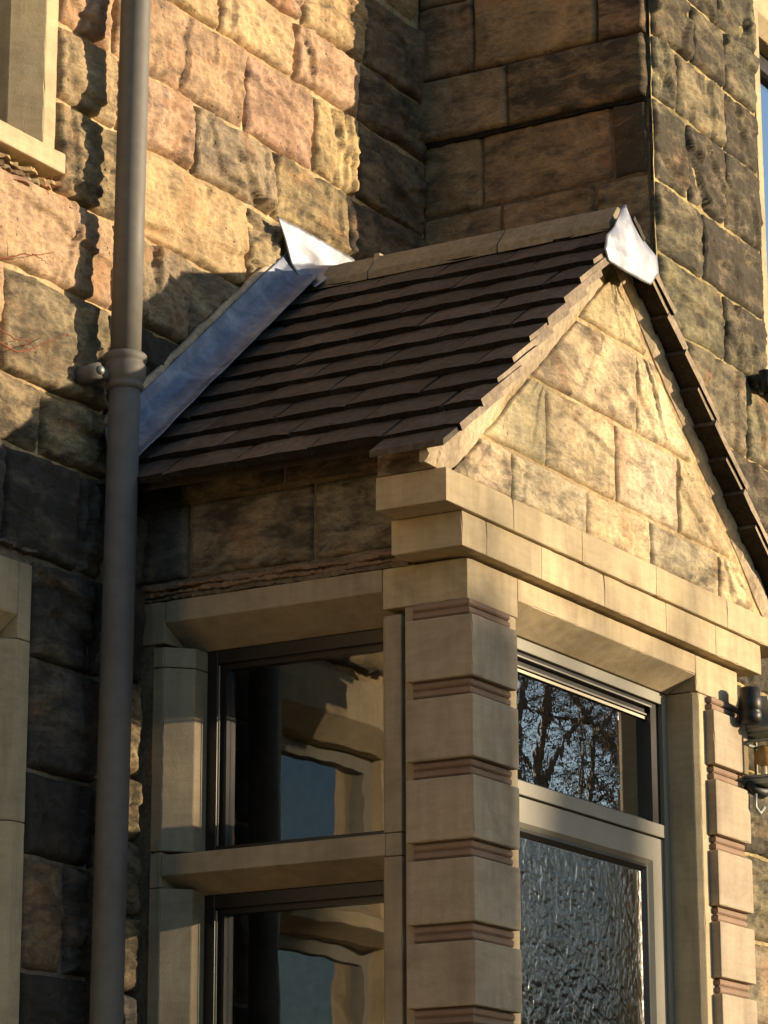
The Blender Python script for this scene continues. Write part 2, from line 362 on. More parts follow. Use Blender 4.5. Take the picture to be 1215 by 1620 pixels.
def backing(name, pl, rects, depth, mat, parent, step=.02, amp=.004):
    V, F = [], []
    for (u0, u1, v0, v1) in rects:
        nu = max(1, int((u1 - u0) / step)); nv = max(1, int((v1 - v0) / step))
        U, Q = np.meshgrid(np.linspace(u0, u1, nu + 1), np.linspace(v0, v1, nv + 1))
        d = depth + amp * fbm(np.stack([U * 12, Q * 12, U * 0 + depth * 99], -1), 4)
        p = pl(U, Q, d).reshape(-1, 3); n = len(V); V += list(p)
        for j in range(nv):
            for i in range(nu):
                b = n + j * (nu + 1) + i; F.append((b, b + 1, b + nu + 2, b + nu + 1))
    if np.dot(np.cross(pl.u, [0, 0, 1]), pl.n) < 0: F = [f[::-1] for f in F]
    return obj(name, V, F, mat, parent, smooth=True)
def split(u0, u1, v0, v1, holes):
    us = sorted({u0, u1, *[h[0] for h in holes], *[h[1] for h in holes]}); vs = sorted({v0, v1, *[h[2] for h in holes], *[h[3] for h in holes]})
    us = [u for u in us if u0 <= u <= u1]; vs = [v for v in vs if v0 <= v <= v1]; out = []
    for a, b in zip(us, us[1:]):
        for c, d in zip(vs, vs[1:]):
            mu, mv = (a + b) / 2, (c + d) / 2
            if not any(h[0] < mu < h[1] and h[2] < mv < h[3] for h in holes): out.append((a, b, c, d))
    return out

# ================================================================= ground and far structure
gm, ns, lk, b = newmat('winter_grass'); v = wpos(ns, lk)
c = ramp(ns, lk, nz(ns, lk, 1.5, 8, .7, v), [(.35, (.05, .055, .02)), (.65, (.10, .09, .045))]); lk.new(c, b.inputs['Base Color']); b.inputs['Roughness'].default_value = 1
obj('ground', [(-400, -400, -.02), (400, -400, -.02), (400, 400, -.02), (-400, 400, -.02)], [(0, 1, 2, 3)], gm, kind='structure')
pv = simple('paving_stone', (.14, .13, .12), .9, 0, 20, .2, .3, .004, .2)
box('path', (-4, 4, -2.2, .9, -.3, .0), pv, bevel=0, kind='structure')

# ================================================================= HOUSE WALL (y = 1)
hw = root('house_wall', 'large rough-faced sandstone wall on the left, lit at the top and crossed by the shadow of the porch', 'wall', (-.6, 1, 0))
LLW = (-1.95, -.395, 1.3, 3.40)    # lower window surround
TLW = (-1.95, -.352, 4.405, 6.2)
DOOR = (.235, 1.50, -.5, 3.335)       # inner doorway in the porch
HX0 = -4.5
backing('mortar', WA, split(-.72, 1.53, 3.64, 5.9, [LLW, TLW]), +.004, MORT, hw, .010, .006)
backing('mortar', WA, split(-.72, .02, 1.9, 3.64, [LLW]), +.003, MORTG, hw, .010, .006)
backing('mortar', WA, split(HX0, -.72, -.2, 6.6, [LLW, TLW]) + split(-.72, 1.53, -.2, 1.9, [LLW, DOOR]) + split(-.72, 1.53, 5.9, 6.6, [TLW]) + split(.02, 1.53, 1.9, 3.64, [DOOR]), -.002, MORT, hw, .06, .004)
ZR = [-.1, .18, .42, .68, .93, 1.2, 1.45, 1.70, 1.95, 2.2, 2.425, 2.693, 2.90, 3.17, 3.42, 3.68, 3.855, 4.135, 4.382, 4.635, 4.845, 5.095, 5.285, 5.53, 5.75, 6.0, 6.25, 6.5]
# joints near the camera view: row base -> [(u joints)], tints; dark lower rows put porch shade into colour, besides soot
ROW = {
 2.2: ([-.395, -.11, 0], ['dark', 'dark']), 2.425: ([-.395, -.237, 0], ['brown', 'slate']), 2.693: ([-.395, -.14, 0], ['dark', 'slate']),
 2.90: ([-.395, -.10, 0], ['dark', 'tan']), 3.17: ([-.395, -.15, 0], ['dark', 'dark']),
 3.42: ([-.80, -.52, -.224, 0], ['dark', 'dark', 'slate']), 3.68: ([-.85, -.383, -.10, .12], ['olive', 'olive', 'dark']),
 3.855: ([-.95, -.557, -.12, .22], ['pink', 'grey', 'dark']), 4.135: ([-.80, -.10, .25, .55, .95], ['pink', 'grey', 'grey', 'gold']),
 4.382: ([-.352, -.08, .52, .70, 1.03, 1.52], ['tan', 'gold', 'tan', 'gold', 'grey']),
 4.635: ([-.352, -.10, .253, .648, 1.05, 1.52], ['tan', 'pink', 'grey', 'olive', 'brown']),
 4.845: ([-.352, -.12, .505, .865, 1.11, 1.52], ['pink', 'pink', 'rose', 'gold', 'brown']),
 5.095: ([-.352, -.05, .368, .753, 1.12, 1.52], ['tan', 'gold', 'gold', 'pink', 'brown']),
 5.285: ([-.352, .05, .41, .80, 1.15, 1.52], ['olive', 'gold', 'pink', 'gold', 'brown'])}
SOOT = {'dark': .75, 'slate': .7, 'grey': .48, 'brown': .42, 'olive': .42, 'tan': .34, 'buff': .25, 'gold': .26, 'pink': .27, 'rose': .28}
for z0, z1 in zip(ZR, ZR[1:]):
    holes = [LLW, TLW]
    if z0 in ROW:
        js, ts = ROW[z0]
        for k in range(len(js) - 1):
            tl = .008 * random.uniform(-1, 1)
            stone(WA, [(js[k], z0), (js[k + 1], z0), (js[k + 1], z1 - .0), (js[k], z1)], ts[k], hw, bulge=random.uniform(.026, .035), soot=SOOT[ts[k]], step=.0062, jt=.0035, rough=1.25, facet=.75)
        left = js[0]
    else: left = None
    # remaining, outside the picture: coarser stones
    segs = split(HX0, left if left is not None else 0.0, z0, z1, holes)
    us = {}
    for (a, b_, c_, d_) in segs: us.setdefault((c_, d_), []).append((a, b_))
    for (c_, d_), L in us.items():
        if d_ - c_ < .05: continue
        L.sort(); M_ = [list(L[0])]
        for a, b_ in L[1:]:
            if abs(a - M_[-1][1]) < 1e-6: M_[-1][1] = b_
            else: M_.append([a, b_])
        for a, b_ in M_:
            n = max(1, round((b_ - a) / .42)); e = [a + (b_ - a) * (i + (random.uniform(-.2, .2) if 0 < i < n else 0)) / n for i in range(n + 1)]
            for i in range(n):
                if e[i + 1] - e[i] > .04: 
                    near = e[i] > -1.7 and 2.2 < z0 < 4.7
                    stone(WA, rect(e[i], e[i + 1], c_, d_), random.choice(['buff', 'gold', 'tan', 'pink', 'olive', 'grey']), hw, .034, .2, .018 if near else .07)
for (a, b_, z0, z1) in [(.0, .75, 5.53, 5.75), (.75, 1.5, 5.53, 5.75), (.0, .8, 5.75, 6.0), (.8, 1.5, 5.75, 6.0), (0, .7, 6.0, 6.25), (.7, 1.5, 6.0, 6.25), (0, .75, 6.25, 6.5), (.75, 1.5, 6.25, 6.5)]:
    stone(WA, rect(a, b_, z0, z1), 'gold', hw, .034, .1, .05)
WN = Plane((0, .944, 0), (1, 0, 0), (0, -1, 0))
for z0, z1, t in ((2.2, 2.40, 'slate'), (2.40, 2.585, 'tan'), (2.585, 2.77, 'grey'), (2.77, 2.93, 'tan'), (2.93, 3.17, 'tan'), (3.17, 3.42, 'dark'), (3.42, 3.60, 'slate')):
    stone(WN, rect(-.135, -.003, z0, z1), t, hw, .022, .5, .007, .003, rough=1.0, facet=.5)
box('wall_core', (-.132, -.006, .953, 1.0, 1.9, 3.6), MORTD, hw, bevel=0)
# eroded slivers below the upper sill and above the lower window head
def sliver(u0, u1, z0, z1, d0, d1, seed, tint='tan', y=1.0, par=hw, m=None):
    rs = np.random.RandomState(seed); n = max(6, int((u1 - u0) / .012)); V, F = [], []
    for i in range(n + 1):
        u = u0 + (u1 - u0) * i / n; dd = d0 + (d1 - d0) * (.5 + .45 * math.sin(i * .7 + seed) * rs.rand()); a = z0 + .002 * rs.randn(); c = z1 + .0015 * rs.randn()
        V += [(u, y + .03, a), (u, y - dd, a + .003), (u, y - dd * .9, c), (u, y + .03, c)]
        if i:
            q = (i - 1) * 4
            F += [(q + k, q + (k + 1) % 4, q + 4 + (k + 1) % 4, q + 4 + k) for k in range(4)]
    F += [(3, 2, 1, 0), tuple(n * 4 + k for k in range(4))]
    o = obj('stone_fragment', V, F, m or ROCK, par); o.color = (*TINT[tint], .3); return o
sliver(-.85, -.36, 4.386, 4.400, .01, .05, 5, 'tan'); sliver(-.60, -.40, 4.366, 4.380, .0, .045, 6, 'grey'); sliver(-.85, -.30, 4.345, 4.362, .02, .05, 7, 'rose')
sliver(-.95, -.40, 3.425, 3.438, .01, .04, 8, 'dark')
for q in range(5):
    u = -.85 + .1 * q; sliver(u, u + .07, 4.37, 4.385, .01, .04, 20 + q, 'brown')

def stone_window(name_root, x0, x1, z0, z1, y, lights, transz, parent, sill=None, headh=.17, mull=.16, glass=GLASS, label=None, mg=.055):
    """dressed stone surround with splayed reveals, mullions and a transom, sashes behind"""
    wn = bpy.data.objects.new('window', None); wn['label'] = label or 'stone window'; link(wn, parent)
    sp = .06; yb = y + .22
    # jambs: flat margin then splay
    for sgn, xo in ((1, x0), (-1, x1)):
        poly = [(xo, y - .012), (xo + sgn * mg, y - .012), (xo + sgn * (mg + sp), y + sp), (xo + sgn * (mg + sp), yb), (xo, yb)]
        cuts = [z0, z0 + (z1 - z0) * .33, z0 + (z1 - z0) * .7, z1 - headh]
        for a, c in zip(cuts, cuts[1:]): prism('jamb', poly, 'z', a + .001, c - .001, ASH, wn)
    hz = z1 - headh
    prism('lintel', [(y - .012, z1), (yb, z1), (yb, hz), (y + sp, hz), (y - .012, hz + sp)], 'x', x0 + mg + .001, x1 - mg - .001, ASH, wn)
    for a, c in ((x0, x0 + mg), (x1 - mg, x1)): box('lintel_end', (a, c, y - .012, yb, hz + .001, z1), ASH, wn)
    if sill: prism('sill', [(y - sill[0], sill[1]), (y - sill[0], sill[2]), (yb, sill[2] + .03), (yb, sill[1])], 'x', x0 - .0, x1 - .022, ASH, wn, bevel=.006)
    a, c = x0 + mg + sp, x1 - mg - sp
    n = lights; wd = (c - a - mull * (n - 1)) / n
    for k in range(1, n):
        m0 = a + k * wd + (k - 1) * mull
        prism('mullion', [(m0, yb), (m0, y + sp), (m0 + sp * .8, y - .012), (m0 + mull - sp * .8, y - .012), (m0 + mull, y + sp), (m0 + mull, yb)], 'z', z0, hz, ASH, wn)
    zt = [z0] + ([transz] if transz else []) + [hz]
    for k in range(n):
        b0 = a + k * (wd + mull)
        if transz: prism('transom', [(y + sp, transz - .05), (y - .012, transz - .02), (y - .012, transz + .02), (y + sp, transz + .05), (yb, transz + .05), (yb, transz - .05)], 'x', b0, b0 + wd, ASH, wn)
        for j in range(len(zt) - 1):
            p, q = zt[j] + (.05 if j else 0), zt[j + 1] - (.05 if j + 1 < len(zt) - 1 else 0)
            fw = .04; yf = y + sp + .04
            fr = boxes('frame', [(b0, b0 + fw, yf, yf + .05, p, q), (b0 + wd - fw, b0 + wd, yf, yf + .05, p, q), (b0 + fw, b0 + wd - fw, yf, yf + .05, q - fw, q), (b0 + fw, b0 + wd - fw, yf, yf + .05, p, p + fw)], FRAME, wn)
            pane('pane', (b0 + fw, b0 + wd - fw, yf + .02, yf + .026, p + fw, q - fw), glass, wn)
    boxes('room_lining', [(a - .1, c + .1, yb + .6, yb + .62, z0, z1), (a - .1, a - .08, yb, yb + .6, z0, z1), (c + .08, c + .1, yb, yb + .6, z0, z1), (a - .1, c + .1, yb, yb + .6, z1 - .02, z1), (a - .1, c + .1, yb, yb + .6, z0 - .02, z0)], HALL, wn)
    return wn
stone_window('window', LLW[0], LLW[1], LLW[2], LLW[3], 1.0, 2, 2.705, hw, None, .19, .17, BGLASS, 'lower mullioned window beside the drainpipe, in the shade of the porch', .05)
stone_window('window', TLW[0], TLW[1], TLW[2] + .06, TLW[3], 1.0, 2, None, hw, (.065, 4.410, 4.465), .19, .17, BGLASS, 'upper window with a sunlit stone sill', .05)

# ================================================================= PROJECTING BAY
by = root('bay_wall', 'tall rough stone bay to the right behind the porch roof, brown shaded side and weathered front', 'wall', (1.6, .3, 0))
BW = (2.29, 3.9, 4.47, 6.6)
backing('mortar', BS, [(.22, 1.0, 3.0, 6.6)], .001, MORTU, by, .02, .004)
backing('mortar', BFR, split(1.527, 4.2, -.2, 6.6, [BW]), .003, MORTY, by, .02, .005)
ZS = [3.6, 3.8, 4.03, 4.25, 4.47, 4.68, 4.91, 5.150, 5.355, 5.60, 5.84]
SJ = {4.47: [.222, .55, .998], 4.68: [.222, .40, .72, .998], 4.91: [.222, .34, .783, .998], 5.150: [.222, .684, .998], 5.355: [.222, .374, .80, .998], 5.60: [.222, .5, .998]}
for z0, z1 in zip(ZS, ZS[1:]):
    js = SJ.get(z0, [.222, .6, .998])
    for a, c in zip(js, js[1:]):
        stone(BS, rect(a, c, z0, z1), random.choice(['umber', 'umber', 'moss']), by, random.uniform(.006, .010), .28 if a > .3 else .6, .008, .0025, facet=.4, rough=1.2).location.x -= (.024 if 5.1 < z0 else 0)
ZF = [1.2, 1.45, 1.7, 1.95, 2.2, 2.45, 2.7, 2.95, 3.2, 3.45, 3.72, 3.972, 4.175, 4.445, 4.665, 4.89, 5.15, 5.355, 5.56, 5.8, 6.05, 6.3]
FJ = {3.72: [1.527, 1.8, 2.2, 2.6], 3.972: [1.527, 1.95, 2.33, 2.7], 4.175: [1.527, 1.72, 2.12, 2.45, 2.8], 4.445: [1.527, 1.98, 2.29], 4.665: [1.527, 1.84, 2.29], 4.89: [1.527, 1.75, 2.01, 2.29],
      5.15: [1.527, 1.68, 2.03, 2.29], 5.355: [1.527, 1.795, 2.04, 2.29], 5.56: [1.527, 1.72, 2.0, 2.29]}
ft = ['weather', 'lichen', 'weather', 'grey', 'lichen']
for z0, z1 in zip(ZF, ZF[1:]):
    js = FJ.get(z0, [1.527, 1.9, 2.29] if z0 > 4.4 else [1.555, 1.95, 2.35, 2.8])
    for a, c in zip(js, js[1:]):
        stone(BFR, rect(a, c, z0, z1), random.choice(ft), by, random.uniform(.014, .022), .60, .008 if z0 > 2.6 else .03, .003, facet=.5, rough=1.5)
boxes('wall_core', [(1.53, 4.2, .225, .26, -.3, 4.45), (1.53, 2.28, .225, .26, 4.45, 6.6), (1.53, 1.56, .26, 1.0, -.3, 6.6)], MORTD, by)
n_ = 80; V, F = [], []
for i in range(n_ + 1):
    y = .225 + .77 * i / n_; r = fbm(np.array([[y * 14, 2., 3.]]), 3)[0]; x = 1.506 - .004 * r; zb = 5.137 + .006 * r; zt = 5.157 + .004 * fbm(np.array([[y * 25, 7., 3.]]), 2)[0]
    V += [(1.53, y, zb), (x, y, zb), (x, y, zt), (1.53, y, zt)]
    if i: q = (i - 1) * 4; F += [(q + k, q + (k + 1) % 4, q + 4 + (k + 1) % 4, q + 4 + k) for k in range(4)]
obj('sooty_shadow_strip', V, F, EDGE, by, fixn=True)  # added dark strip standing for the sooty shadow line under the ledge
# bay window
bwn = bpy.data.objects.new('window', None); bwn['label'] = 'upper bay window reflecting blue sky'; link(bwn, by)
prism('jamb', [(2.293, .208), (2.335, .208), (2.345, .235), (2.345, .42), (2.293, .42)], 'z', 4.5, 5.74, ASH, bwn)
prism('lintel', [(.208, 5.742), (.208, 5.95), (.42, 5.95), (.42, 5.70), (.25, 5.70)], 'x', 2.293, 3.9, ASH, bwn)
prism('sill', [(.15, 4.43), (.15, 4.49), (.42, 4.52), (.42, 4.43)], 'x', 2.25, 3.9, ASH, bwn)
boxes('frame', [(2.346, 2.386, .30, .35, 4.5, 5.70), (2.386, 3.9, .30, .35, 5.64, 5.70)], DARKF, bwn)
pane('pane', (2.386, 3.9, .325, .331, 4.5, 5.64), BGLASS, bwn)
boxes('room_lining', [(2.3, 3.9, .9, .92, 4.4, 6)], HALL, bwn)
gt = root('gutter_bracket', 'small black bracket under the bay window sill at the right edge', 'bracket', (2.12, .16, 4.4))
V, F = [], []
for (p, r) in (([(2.155, .21, 4.43), (2.155, .15, 4.43)], .02), ([(2.155, .15, 4.455), (2.155, .15, 4.385)], .022), ([(2.155, .15, 4.385), (2.17, .14, 4.365)], .016), ([(2.155, .15, 4.42), (2.3, .15, 4.42)], .02)):
    a, f = tube_data(p, r, 12); n = len(V); V += a; F += [tuple(i + n for i in g) for g in f]
obj('bracket', V, F, BLACK, gt, smooth=True, fixn=True)

# ================================================================= PORCH
po = root('stone_porch', 'small gabled sandstone porch with banded corner pillars, a glazed door and a dark tiled roof', 'porch', (.77, .5, 0))
K = .874; RX = .777; RZ = 4.485
def rz(x): return RZ - K * abs(x - RX)
# --- front head: lintel with splayed soffit
fx0, fx1, sx0 = .250, 1.262, 0.0
prism('lintel', [(0.0, 3.377), (0.0, 3.322), (.085, 3.275), (.20, 3.275), (.20, 3.377)], 'x', .2515, fx1 - .0015, ASH, po, bevel=.0025)
box('lintel', (0, .25, 0, .234, 3.277, 3.377), ASH, po)
box('lintel', (fx1, 1.533, 0, .20, 3.277, 3.377), ASH, po)
# --- side head
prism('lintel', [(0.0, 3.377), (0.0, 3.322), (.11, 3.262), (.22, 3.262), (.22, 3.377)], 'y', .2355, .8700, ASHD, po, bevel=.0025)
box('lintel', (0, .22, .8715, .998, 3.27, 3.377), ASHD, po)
# --- cornice bands (blocks)
def run(name, cuts, y0, y1, z0, z1, mat=ASH, bev=.003):
    for a, c in zip(cuts, cuts[1:]): box(name, (a + .0004, c - .0004, y0, y1, z0, z1), mat, po, bevel=bev)
run('cornice_block', [-.079, .041, .319, .66, 1.02, 1.33, 1.632], -.031, .163, 3.385, 3.4695)
run('cornice_block', [-.172, .158, .52, .944, 1.388, 1.80], -.042, .150, 3.471, 3.552)
box('cornice_block', (1.533, 1.80, .02, .21, 3.471, 3.552), ASH, po)
# kneeler stone above the corner
box('kneeler', (-.168, .02, -.010, .148, 3.5535, 3.622), ROCK, po, bevel=.005).color = (.30, .23, .15, .45)
# --- corner pillars: blocks and reeded red strips
def block(x0, x1, y0, y1, z0, z1): box('quoin_block', (x0, x1, y0, y1, z0, z1), ASH if True else ASHD, po, bevel=.004)
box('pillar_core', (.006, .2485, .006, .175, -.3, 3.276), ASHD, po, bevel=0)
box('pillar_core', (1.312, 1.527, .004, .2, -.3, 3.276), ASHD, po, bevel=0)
for k in range(16):
    zb = 3.085 - .1915 * k; zt = zb + .148
    box('quoin_block', (-.026, .198, -.026, .156, zb, zt), QST, po, bevel=.0035)
    box('quoin_block', (1.313, 1.536, -.026, .15, zb, zt), QST, po, bevel=.0035)
    for (a, b_, s) in ((.186, .150, 0), (1.512, .15, 1)):
        x0 = -.018 if not s else 1.326
        for q in range(2):
            z0 = zt + .004 + q * .020
            prof = [(0, 0), (.004, .004), (.004, .013), (0, .0165), (-.006, .0185), (-.006, -.0)]
            e0, e1 = x0 + .008, (.184 if not s else 1.518)
            V = []; ny0 = -.009
            # reed: profile ring around the corner (front and side faces)
            V2, F2 = [], []
            for (dx, dz) in prof:
                V2 += [(e1, ny0 - dx, z0 + dz), (e0 - dx, ny0 - dx, z0 + dz), (e0 - dx, .143, z0 + dz)]
            n = len(prof)
            for i in range(n):
                j = (i + 1) % n
                for t in (0, 1): F2.append((i * 3 + t, j * 3 + t, j * 3 + t + 1, i * 3 + t + 1))
            F2 += [tuple(i * 3 for i in range(n)), tuple(i * 3 + 2 for i in range(n - 1, -1, -1))]
            obj('reeded_band', V2, F2, RED, po, fixn=True)
        box('band_bed', (x0 + .011, (.186 if not s else 1.520), -.0055, .145, zt + .001, zb + .1915 - .001), RED, po, bevel=0)
# --- front jambs
prism('jamb', [(.198, 0), (.236, 0), (.25, .014), (.25, .2), (.198, .2)], 'z', -.3, 3.2755, ASH, po)
for a, c in ((-.3, 1.2), (1.2, 2.2), (2.2, 3.2755)): prism('jamb', [(1.3115, .0), (1.276, .0), (1.262, .016), (1.262, .2), (1.3115, .2)], 'z', a + .001, c - .001, ASH, po)
# --- side surround
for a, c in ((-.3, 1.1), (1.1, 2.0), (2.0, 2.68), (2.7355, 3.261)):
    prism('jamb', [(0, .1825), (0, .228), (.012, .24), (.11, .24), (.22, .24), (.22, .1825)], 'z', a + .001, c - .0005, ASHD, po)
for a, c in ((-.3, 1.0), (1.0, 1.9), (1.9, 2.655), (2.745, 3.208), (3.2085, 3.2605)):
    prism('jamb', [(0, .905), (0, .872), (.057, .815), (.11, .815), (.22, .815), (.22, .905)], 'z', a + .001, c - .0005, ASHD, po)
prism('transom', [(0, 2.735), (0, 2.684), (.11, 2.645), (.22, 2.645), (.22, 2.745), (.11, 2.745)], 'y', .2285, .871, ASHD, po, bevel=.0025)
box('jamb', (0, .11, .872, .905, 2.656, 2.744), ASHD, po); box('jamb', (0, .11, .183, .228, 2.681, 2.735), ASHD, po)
# wall pieces between pillar and jamb (shadow slot), back pier
box('wall_core', (.02, .21, .15, .1825, -.3, 3.276), ASHD, po, bevel=0)
box('wall_core', (.008, .21, .9055, .998, -.3, 3.375), MORTD, po, bevel=0)
# --- side wall above the window: eroded red course and rough stones
backing('mortar', SF, [(.15, 1.0, 3.38, 3.72)], -.003, MORTD, po, .012, .004)
for u0, u1, t in ((.155, .43, 'frieze'), (.43, .80, 'frieze'), (.80, .995, 'slate')):
    stone(SF, rect(u0, u1, 3.425, 3.625), t, po, .008, .42, .008, .004, facet=.3, rough=.8)
for u0, u1, t in ((.155, .52, 'brown'), (.52, .83, 'olive'), (.83, .995, 'dark')):
    stone(SF, rect(u0, u1, 3.632, 3.73), t, po, .009, .5, .008, .004, facet=.3, rough=.8)
def ragged(u0, u1, z0, z1, d, seed, m):
    rs = np.random.RandomState(seed); n = int((u1 - u0) / .01); V, F = [], []
    dd = 0
    for i in range(n + 1):
        u = u0 + (u1 - u0) * i / n; dd = .9 * dd + .5 * rs.randn() * .004; a = z0 + .0012 * rs.randn() + .002 * math.sin(u * 23 + seed); c = z1 + .0015 * rs.randn() + .003 * math.sin(u * 31 + seed * 2)
        x = -max(.001, d + dd)
        V += [(.04, u, a), (x + .004, u, a), (x, u, (a + c) / 2 + .002 * rs.randn()), (x + .005, u, c), (.04, u, c)]
        if i:
            q = (i - 1) * 5; F += [(q + k, q + (k + 1) % 5, q + 5 + (k + 1) % 5, q + 5 + k) for k in range(5)]
    F += [(4, 3, 2, 1, 0), tuple(n * 5 + k for k in range(5))]
    return obj('eroded_course', V, F, m, po, fixn=True)
ragged(.16, .97, 3.379, 3.390, .002, 1, MORTD); ragged(.17, .97, 3.392, 3.403, .010, 2, RED); ragged(.2, .93, 3.405, 3.416, .016, 3, RED)
# --- gable stones
GT = [ (3.555, 3.688, [-.150, .195, .595, .967, 1.396, 1.70]), (3.688, 3.908, [0, .10, .378, .770, 1.145, 0]), (3.908, 4.140, [0, .531, .899, 0]), (4.140, 4.40, [0, 0]) ]
gx = lambda z, s: RX + s * (RZ - .165 - z) / K
TINT.update(pale=(.62, .50, .32), cream=(.68, .56, .37), faded=(.54, .455, .31))
tg = iter(['pale', 'cream', 'pale', 'faded', 'pale', 'faded', 'cream', 'faded', 'pale', 'pale', 'cream', 'pale', 'cream', 'faded'])
for z0, z1, js in GT:
    z1c = min(z1, RZ - .165 - .01)
    L0, L1, R0, R1 = gx(z0, -1), gx(z1c, -1), gx(z0, 1), gx(z1c, 1)
    inner = [j for j in js[1:-1] if L1 + .02 < j < R1 - .02 or (z0 < 3.6 and L0 < j < R0)]
    xs0 = [max(L0, -.14)] + inner + [R0 if z0 > 3.6 else min(R0, 1.66)]; xs1 = [L1] + [min(max(j, L1 + .004), R1 - .004) for j in inner] + [R1]
    for k in range(len(xs0) - 1):
        stone(GF, [(xs0[k], z0), (xs0[k + 1], z0), (xs1[k + 1], z1c), (xs1[k], z1c)], next(tg, 'tan'), po, random.uniform(.008, .012), .30, .006, .0045, facet=.3, rough=1.0)
prism('gable_core', [(-.14, 3.553), (1.70, 3.553), (1.70, 3.6), (RX, RZ - .10), (-.14, 3.60)], 'y', -.010, .15, MORT, po, bevel=0)
# --- mortar verge under the tiles
def verge(sgn):
    n = 110; V, F = [], []
    for i in range(n + 1):
        x = RX + sgn * (.0 + 1.0 * i / n) ; r = fbm(np.array([[x * 9, 1.0, sgn * 3.0]]), 3)[0]; r2 = fbm(np.array([[x * 30, 5.0, sgn]]), 3)[0]
        fr = ((.952 - abs(x - RX)) / .0889) % 1; zt = rz(x) - .026 - .034 * max(0, .42 - fr) / .42; zb = rz(x) - (.158 if sgn < 0 else .108) + .018 * r + .006 * r2; y = -.022 + .005 * r
        if zb < 3.556: zb = 3.556
        if zt < zb + .01: zt = zb + .01
        V += [(x, .0, zb), (x, y + .010, zb), (x, y, (zb * .7 + zt * .3)), (x, y - .004 + .004 * r2, (zt * .6 + zb * .4)), (x, y + .002, zt), (x, .0, zt)]
        if i:
            q = (i - 1) * 6; F += [(q + k, q + (k + 1) % 6, q + 6 + (k + 1) % 6, q + 6 + k) for k in range(6)]
    F += [tuple(range(5, -1, -1)), tuple(n * 6 + k for k in range(6))]
    obj('verge_mortar', V, F, VERGE, po, fixn=True, smooth=False)
verge(-1); verge(1)
# --- roof
rf = bpy.data.objects.new('roof', None); link(rf, po)
th = math.atan(K); TW = .212; G = .1183; TT = .020
def tile_mesh(w, l, t, seed, verge_side=False):
    rs = np.random.RandomState(seed); V, F = [], []; nx, nl = 5, 4
    for top in (1, 0):
        for j in range(nl + 1):
            for i in range(nx + 1):
                x = -w / 2 + w * i / nx; s = l * j / nl
                z = (t if top else 0) + .0025 * math.cos(math.pi * (i / nx - .5)) - .002
                e = .0022 * rs.randn() if j == 0 else 0
                V.append((x + (.001 * rs.randn() if i in (0, nx) else 0), s + e, z + .0008 * rs.randn()))
    m = (nx + 1) * (nl + 1)
    for j in range(nl):
        for i in range(nx):
            a = j * (nx + 1) + i; F.append((a, a + 1, a + nx + 2, a + nx + 1)); F.append((m + a + nx + 1, m + a + nx + 2, m + a + 1, m + a))
    for i in range(nx): F.append((i, m + i, m + i + 1, i + 1)); a = nl * (nx + 1) + i; F.append((a, a + 1, m + a + 1, m + a))
    for j in range(nl): a = j * (nx + 1); F.append((a, a + nx + 1, m + a + nx + 1, m + a)); a += nx; F.append((a, m + a, m + a + nx + 1, a + nx + 1))
    me = mesh('roof_tile', V, F, SLATE); me.materials.append(EDGE); me.materials.append(TSIDE)
    if verge_side:
        for p in me.polygons:
            if abs(p.normal.x) > .9: p.material_index = 2
    for i in range(1, 2 * nx * nl, 2): me.polygons[i].material_index = 1  # undersides and butts near-black: shade between courses put into colour
    for i in range(2 * nx * nl, 2 * nx * nl + 2 * nx, 2): me.polygons[i].material_index = 1
    return me
TM = [tile_mesh(TW - .003, .25, TT, i) for i in range(6)]; TH = [tile_mesh(TW / 2 - .003, .25, TT, 20 + i) for i in range(2)]
TMV = [tile_mesh(TW - .003, .25, TT, 80 + i, True) for i in range(4)]; THV = [tile_mesh(TW / 2 - .003, .25, TT, 90 + i, True) for i in range(3)]
TM9 = [tile_mesh(TW - .003, .17, TT, 40 + i) for i in range(3)]; TH9 = [tile_mesh(TW / 2 - .003, .17, TT, 50)]; TM10 = [tile_mesh(TW - .003, .075, TT * .8, 60 + i) for i in range(3)]; TH10 = [tile_mesh(TW / 2 - .003, .075, TT * .8, 70)]
RAKE = math.atan(TT * .85 / G)
def put_tile(me, sgn, k, yc, bump_=0):
    # sgn -1: left slope (towards -x)
    xb = RX + sgn * (.952 - .0889 * k)            # butt edge
    px, pz = xb, rz(xb) - .0 + bump_
    c, s = math.cos(th), math.sin(th)
    up = Vector((-sgn * c, 0, s)); nn = Vector((sgn * s, 0, c))
    a = RAKE - .02; up2 = up * math.cos(a) - nn * math.sin(a); n2 = nn * math.cos(a) + up * math.sin(a)
    ux = up2.cross(n2)
    o = bpy.data.objects.new('roof_tile', me)
    p = Vector((px, yc, pz)) - nn * TT
    M4 = Matrix(((ux.x, up2.x, n2.x, p.x), (ux.y, up2.y, n2.y, p.y), (ux.z, up2.z, n2.z, p.z), (0, 0, 0, 1)))
    o.matrix_world = M4 @ Matrix.Rotation(random.uniform(-.008, .008), 4, 'Z') @ Matrix.Rotation(random.uniform(-.006, .006), 4, 'X'); link(o, rf); return o
Y0 = -.080
for sgn in (-1, 1):
    for k in range(11):
        full = sgn < 0 or k > 2
        ymax = 1.0 if (full and (sgn < 0 or .952 - .0889 * k < .72)) else .20
        if sgn < 0: ymax = .95
        y = Y0; first = True
        if k % 2:
            put_tile(random.choice(THV if k < 9 else TH9 if k == 9 else TH10), sgn, k, y + TW / 4 + random.uniform(-.012, 0), random.uniform(0, .004)); first = False; y += TW / 2
        while y < ymax - .02:
            if k == 10 and False: break
            put_tile(random.choice((TMV if first and not k % 2 else TM) if k < 9 else TM9 if k == 9 else TM10), sgn, k, y + TW / 2 + (random.uniform(-.010, .0) if first else 0), random.uniform(0, .003)); y += TW; first = False
